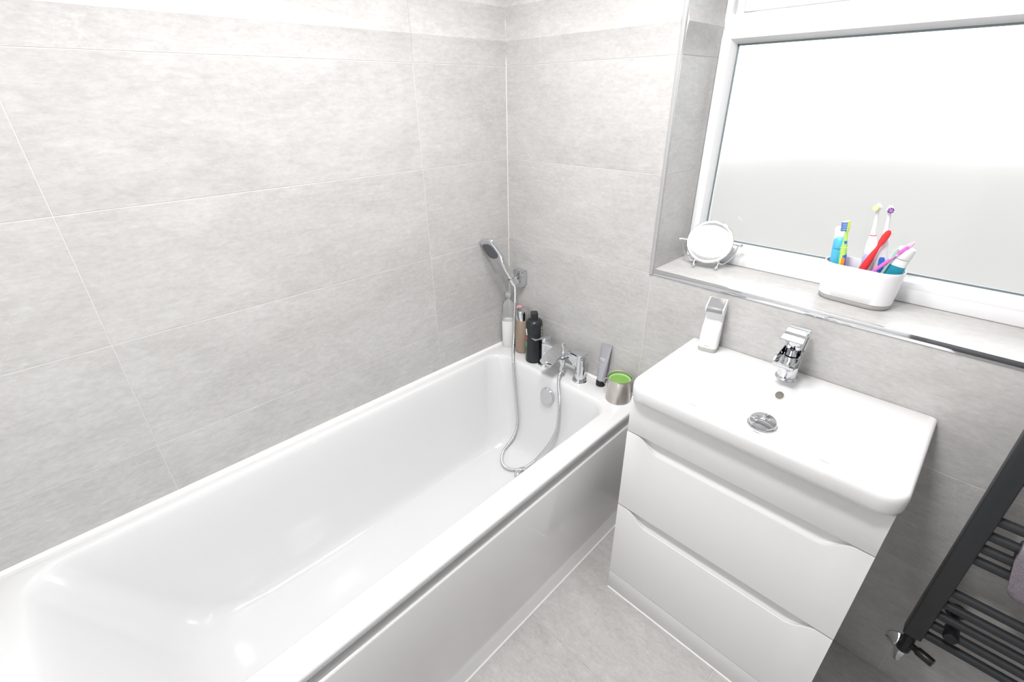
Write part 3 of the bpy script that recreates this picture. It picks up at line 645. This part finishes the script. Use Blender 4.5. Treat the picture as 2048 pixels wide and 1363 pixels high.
yk = [((mr + .0165) * math.cos(a), .0, cz + (mr + .0165) * math.sin(a)) for a in [PI + PI * k / 30 for k in range(31)]]
yk = [(x, 0, max(z, .012)) for x, y, z in yk]
mesh_obj('yoke', tube(yk, .0022, 10), 'chrome', mi)
for s in (-1, 1):
    mesh_obj('pivot', lathe([(.0022, 0), (.0022, .010), (.0035, .011), (.0035, .015), (.0022, .016), (.0022, .018), (.0048, .020), (.0055, .0245), (.0045, .029), (.001, .0305)], 16), 'chrome', mi, xf=T(s * mr, 0, cz) @ RY(s * PI / 2))
    ft = mesh_obj('foot', tube([(s * .034, -.030, .0035), (s * .036, -.020, .010), (s * .036, 0, .016), (s * .036, .020, .010), (s * .034, .030, .0035)], .0026, 10), 'chrome', mi)
    for yy in (-.030, .030):
        mesh_obj('foot_ball', lathe([(.0005, -.0062), (.0045, -.0045), (.0062, 0), (.0045, .0045), (.0005, .0062)], 18), 'chrome', ft, xf=T(s * .034, yy, .0062))
mesh_obj('cross_bar', tube([(-.036, 0, .016), (0, 0, .0125), (.036, 0, .016)], .0022, 10), 'chrome', mi)
# ------------------------------------------------------------------ toothbrush holder and what stands in it
HX, HY, HA = 1.1775, .139, D(-4)
th = thing('toothbrush_holder', 'white oval toothbrush holder with a grey foot on the sill', 'holder', (HX, HY, WZ0), HA)
def stad(L, Dp, z): return rrect(-L, L, -Dp, Dp, Dp * .93, z, 8)
mesh_obj('foot', loft(bmesh.new(), [stad(.074, .037, 0), stad(.0785, .0405, .001), stad(.0815, .0430, .004), stad(.0825, .0440, .0125)]), 'greybase', th, 50)
mesh_obj('cup', loft(bmesh.new(), [stad(.0820, .0435, .013), stad(.0835, .0448, .014), stad(.0850, .0460, .04), stad(.0875, .0475, .090), stad(.0880, .0478, .0985), stad(.0872, .0470, .1000), stad(.0855, .0453, .0990), stad(.0850, .0448, .09), stad(.0815, .0425, .018)]), 'white', th, 50)
HZ = WZ0 + .018
def lean_to(p0, p1): return frame_to(p0, p1)
G = 'items in the toothbrush holder'
def item(name, label, cat, p0, p1, roll=0):
    o = bpy.data.objects.new(name, None); COL.objects.link(o); o.empty_display_size = .02
    z_ = (Vector(p1) - Vector(p0)).normalized(); f_ = Vector((1.37, -1.33, 1.53)) - Vector(p0); f_ = (f_ - z_ * f_.dot(z_)).normalized(); x_ = (-f_).cross(z_)
    m_ = Matrix(((x_.x, -f_.x, z_.x, p0[0]), (x_.y, -f_.y, z_.y, p0[1]), (x_.z, -f_.z, z_.z, p0[2]), (0, 0, 0, 1)))
    o.matrix_world = m_ @ RZ(roll); return tag(o, label, cat)      # local -y faces the room
# white-capped lilac tube at the left end
t = item('toothpaste_tube', 'lilac toothpaste tube standing cap up beside the blue tube', 'toothpaste', (1.130, .158, HZ + .006), (1.101, .160, 1.21))
mesh_obj('tube_body', loft(bmesh.new(), [sect(.017, .002, .0, 0), sect(.0165, .011, .06, 0), sect(.0155, .0145, .120, 0)]), 'lilac', t, 50)
mesh_obj('tube_cap', lathe([(.0150, .121), (.0160, .122), (.0150, .157), (.013, .160)], 28), 'white', t)
t = item('blue_tube', 'sky blue toothpaste tube with a wide cap', 'toothpaste', (1.124, .132, HZ + .008), (1.111, .128, 1.19))
mesh_obj('tube_body', loft(bmesh.new(), [sect(.0165, .003, 0, 0), sect(.0160, .011, .06, 0), sect(.0155, .013, .108, 0)]), 'blue', t, 50)
mesh_obj('tube_cap', lathe([(.0150, .109), (.0155, .110), (.0145, .131), (.012, .134)], 28), 'blue', t)
# green and blue toothbrush
t = item('toothbrush', 'lime and blue toothbrush with striped bristles', 'toothbrush', (1.140, .113, HZ + .008), (1.1185, .110, 1.245), D(-72))
mesh_obj('handle', loft(bmesh.new(), [sect(.0065, .0055, 0, 0), sect(.0075, .0065, .05, 0), sect(.0078, .0068, .10, 0), sect(.0068, .0062, .118, 0), sect(.0040, .0040, .140, 0), sect(.0035, .0035, .155, 0), sect(.0048, .0030, .160, 0), sect(.0052, .0030, .176, 0), sect(.0030, .0022, .183, 0)]), 'lime', t, 50)
mesh_obj('blue_grip', loft(bmesh.new(), [sect(.0070, .0062, .052, .0012), sect(.0083, .0068, .058, .0012), sect(.0083, .0068, .096, .0012), sect(.0070, .006, .100, .0012)]), 'deepblue', t, 50)
mesh_obj('orange_grip', loft(bmesh.new(), [sect(.0035, .0018, .066, -.0062), sect(.0045, .0022, .070, -.0066), sect(.0045, .0022, .088, -.0066), sect(.0035, .0018, .092, -.0062)]), 'orange', t, 50, xf=RZ(PI / 2))
mesh_obj('thumb_pad', loft(bmesh.new(), [sect(.002, .002, .116, -.0035), sect(.0042, .003, .124, -.003), sect(.0040, .003, .133, -.002), sect(.002, .002, .140, -.001)]), 'deepblue', t, 50, xf=RZ(PI / 2))
for k in range(3): mesh_obj('grip_ridge', lathe([(.0072, .103 + k * .005), (.0084, .105 + k * .005), (.0072, .107 + k * .005)], 18), 'lime', t)
mesh_obj('head_back', B(-.0053, .0053, .0018, .0040, .156, .184, bev=.0012), 'yellow', t)
for k in range(5):
    mesh_obj('bristle_tuft', B(-.0045, .0045, -.0135, -.002, .1585 + k * .0047, .1615 + k * .0047), 'deepblue' if k != 9 else 'bristle', t, 0)
    mesh_obj('bristle_tuft', B(-.0042, .0042, -.0125, -.002, .1615 + k * .0047, .1632 + k * .0047), 'bristle', t, 0)
def electric(label, p0, p1, headm, accent, roll):
    t = item('electric_toothbrush', label, 'toothbrush', p0, p1, roll)
    mesh_obj('handle', loft(bmesh.new(), [sect(.0105, .0105, 0, 0, e=2), sect(.0125, .0125, .004, 0, e=2), sect(.0142, .0142, .07, 0, e=2), sect(.0142, .0142, .10, 0, e=2), sect(.0115, .0115, .130, 0, e=2), sect(.0080, .0080, .145, 0, e=2), sect(.0070, .0070, .149, 0, e=2)]), 'white', t, 60)
    mesh_obj('colour_ring', lathe([(.0071, .1492), (.0074, .1500), (.0071, .1508)], 20), 'red' if accent == 'lilac' else 'white', t)
    if accent: mesh_obj('grip_panel', loft(bmesh.new(), [sect(.004, .0016, .062, -.0135), sect(.0065, .0026, .068, -.0138), sect(.0065, .0026, .098, -.0138), sect(.004, .0016, .104, -.0125)]), accent, t, 60)
    nk = mesh_obj('brush_neck', loft(bmesh.new(), [sect(.0066, .0066, .151, 0, e=2), sect(.0050, .0050, .175, 0, e=2), sect(.0038, .0038, .205, 0, e=2), sect(.0040, .0040, .215, 0, e=2), sect(.0035, .0035, .228, 0, e=2)]), 'white', t, 60)
    hm_ = T(0, 0, .219) @ RX(PI / 2)
    mesh_obj('head_disc', lathe([(.0070, -.003), (.0078, 0), (.0078, .005), (.007, .006)], 24), 'white', nk, xf=hm_)
    if headm == 'purple':
        mesh_obj('bristles', lathe([(.0035, .006), (.0035, .014)], 14), 'magenta', nk, xf=hm_)
        for k in range(8): mesh_obj('bristle_tuft', lathe([(.0013, .006), (.0013, .013)], 8), 'navy' if k % 4 else 'purple', nk, xf=hm_ @ T(.0056 * math.cos(k * PI / 4), .0056 * math.sin(k * PI / 4), 0))
    else: mesh_obj('bristles', lathe([(.0072, .006), (.0068, .013), (.006, .014)], 20), headm, nk, xf=hm_)
    return t
electric('white electric toothbrush with pale yellow bristles', (1.188, .163, HZ + .005), (1.1635, .155, 1.275), 'paleyellow', 'lilac', D(-25))
electric('white electric toothbrush with purple bristles and blue grip', (1.2165, .158, HZ + .005), (1.1910, .147, 1.262), 'purple', 'deepblue', D(8))
# red toothbrush
t = item('toothbrush', 'plain red toothbrush leaning with its head turned away', 'toothbrush', (1.160, .130, HZ + .006), (1.2045, .125, 1.232), 0)
mesh_obj('handle', loft(bmesh.new(), [sect(.0060, .0045, 0, 0, e=2.2), sect(.0085, .0055, .04, 0, e=2.2), sect(.0090, .0055, .085, 0, e=2.2), sect(.0065, .0045, .112, 0, e=2.2), sect(.0042, .0040, .128, 0, e=2.2), sect(.0042, .0035, .136, 0, e=2.2), sect(.0072, .0032, .146, 0, e=2.2), sect(.0078, .0032, .162, 0, e=2.2), sect(.0066, .003, .172, 0, e=2.2), sect(.003, .002, .178, 0, e=2.2)]), 'red', t, 60)
mesh_obj('bristles', B(-.0058, .0058, .003, .013, .147, .173), 'bristle', t, 0)
# magenta handle (razor like) leaning to the right
t = item('interdental_brush', 'magenta interdental brush handle leaning to the right', 'brush', (1.190, .108, HZ + .058), (1.239, .120, 1.185), 0)
mesh_obj('handle', loft(bmesh.new(), [sect(.0042, .003, 0, 0), sect(.0044, .0032, .055, 0), sect(.0034, .0028, .066, 0), sect(.0034, .0028, .080, 0)]), 'magenta', t, 60)
mesh_obj('grip', loft(bmesh.new(), [sect(.0036, .0032, .078, 0), sect(.0056, .0042, .084, 0), sect(.0058, .0042, .110, 0), sect(.0038, .003, .118, 0), sect(.0025, .0025, .124, 0)]), 'pinkclear', t, 60)
mesh_obj('grip_inlay', loft(bmesh.new(), [sect(.002, .001, .084, -.0040), sect(.0038, .0012, .088, -.0042), sect(.0038, .0012, .106, -.0042), sect(.002, .001, .110, -.0040)]), 'magenta', t, 60)
t = item('toothpaste_tube', 'white and teal toothpaste tube with a wide white cap', 'toothpaste', (1.226, .130, HZ + .004), (1.250, .135, 1.19))
mesh_obj('tube_body', loft(bmesh.new(), [sect(.019, .003, 0, 0), sect(.0185, .011, .06, 0), sect(.0180, .0150, .112, 0)]), 'white', t, 50)
mesh_obj('teal_print', loft(bmesh.new(), [sect(.0190, .0045, .03, 0), sect(.0188, .0118, .06, 0), sect(.0184, .0140, .094, 0)], True, True), 'teal', t, 50)
mesh_obj('tube_cap', lathe([(.0175, .113), (.0182, .114), (.0176, .136), (.016, .139)], 32), 'white', t)
t = item('flosser', 'small clear aqua flosser between the brush and teal tube', 'flosser', (1.214, .122, HZ + .045), (1.226, .118, 1.158), D(20))
mesh_obj('handle', loft(bmesh.new(), [sect(.003, .002, 0, 0), sect(.0035, .0022, .06, 0), sect(.006, .0024, .085, 0), sect(.003, .002, .098, 0)]), 'aqua', t, 60)

# ------------------------------------------------------------------ towel radiator
rd = thing('towel_radiator', 'anthracite ladder towel radiator on the window wall', 'radiator', (1.81, -.072, .276))
RB = T(-1.81, .072, -.276)
UX = (1.553, 2.029)
for x in UX:
    bm = bmesh.new(); box(bm, x, x + .039, -.090, -.055, .276, .995, bev=.004, seg=3); mesh_obj('upright', bm, 'anthracite', rd, xf=RB)
for z in (.2965, .338, .379, .419, .4635, .5815, .6195, .659, .7035, .82, .86, .90, .94):
    mesh_obj('rung', tube([(x, -.074, z) for x in (UX[0] + .030, 1.8, UX[1] + .01)], .0112, 14), 'anthracite', rd, xf=RB)
for x, z in ((1.629, .352), (1.629, .90), (1.99, .352), (1.99, .90)):
    br_ = mesh_obj('wall_bracket', tube([(x, -.0005, z), (x, -.062, z)], .011, 18), 'blackplastic', rd, xf=RB)
    mesh_obj('bracket_rosette', lathe([(.021, 0), (.021, .008), (.017, .011)], 24), 'blackplastic', br_, xf=RB @ T(x, -.0003, z) @ RX(PI / 2))
    mesh_obj('bracket_clip', lathe([(.0145, .060), (.0150, .062), (.0150, .094), (.0135, .097)], 24), 'blackplastic', br_, xf=RB @ T(x, 0, z - .007) @ RX(PI / 2))
rv = thing('radiator_valve', 'black and chrome angled valve under the towel radiator', 'valve', (1.5725, -.0725, .20))
VB = T(-1.5725, .0725, -.20)
mesh_obj('valve_body', lathe([(.0125, .205), (.0150, .208), (.0150, .222), (.0125, .226), (.0125, .240), (.0135, .243), (.0135, .258), (.0105, .262), (.0105, .2765)], 26), 'blackplastic', rv, xf=VB @ T(1.5725, -.0725, 0))
hd2 = frame_to((1.5725, -.0725, .236), (1.64, -.098, .238))
vh = mesh_obj('valve_head', lathe([(.0085, .008), (.0085, .022), (.0110, .025), (.0118, .028), (.0118, .058), (.0105, .061)], 26), 'blackplastic', rv, xf=VB @ hd2)
nut = mesh_obj('compression_nut', lathe([(.0090, .172), (.0090, .184), (.0120, .186), (.0120, .200), (.0095, .206)], 6), 'chrome', rv, xf=VB @ T(1.5725, -.0725, 0))
pp = mesh_obj('supply_pipe', tube(catmull([(1.5725, -.0725, .186), (1.5725, -.0722, .166), (1.5720, -.064, .155), (1.5700, -.040, .153), (1.5680, -.001, .153)], 5), .0076, 14), 'chrome', rv, xf=VB)
mesh_obj('pipe_collar', lathe([(.029, 0), (.0285, .004), (.017, .014), (.0110, .024), (.0085, .025)], 28), 'chrome', rv, xf=VB @ T(1.568, -.0002, .153) @ RX(PI / 2))
# towel folded over the rung
tw = bmesh.new()
prof = [(-.0885, .700), (-.0905, .69)]
prof = []
zt = .659
for k in range(9):
    a = PI * k / 8; prof.append((-.074 + .0215 * math.cos(a), zt + .0215 * math.sin(a)))      # over the rung, back to front
front = [(-.0965, .64), (-.0985, .60), (-.0990, .565), (-.0980, .548), (-.0940, .538), (-.0890, .536), (-.0855, .542), (-.0850, .56), (-.0855, .60), (-.0860, .645)]
back = [(-.0615, .645), (-.0615, .575), (-.0570, .568), (-.0525, .575), (-.0520, .64)]
full = prof + front + [(-.0855, .656), (-.080, .6705), (-.074, .6715), (-.068, .6705), (-.0620, .656)] + back
xs = [1.640 + .29 * i / 40 for i in range(41)]
rings = []
for i, x in enumerate(xs):
    ed = math.exp(-(i / 1.6)) if i < 12 else (math.exp(-((40 - i) / 1.6)))
    ring_ = []
    for (y, z) in full:
        sh = .020 * max(0, (.64 - z) / .1) * (1 if i < 20 else 0) * (1 - i / 20)
        ring_.append((x + sh + .0, -.074 + (y + .074) * (1 - .10 * ed) + .0012 * math.sin(x * 95 + z * 30), z + (.010 * ed if z < .56 and y < -.08 else 0) + .001 * math.sin(x * 60)))
    rings.append(ring_)
loft(tw, rings)
tag(mesh_obj('towel', tw, 'towel', smooth=70), 'grey terry towel folded over a radiator rung', 'towel')
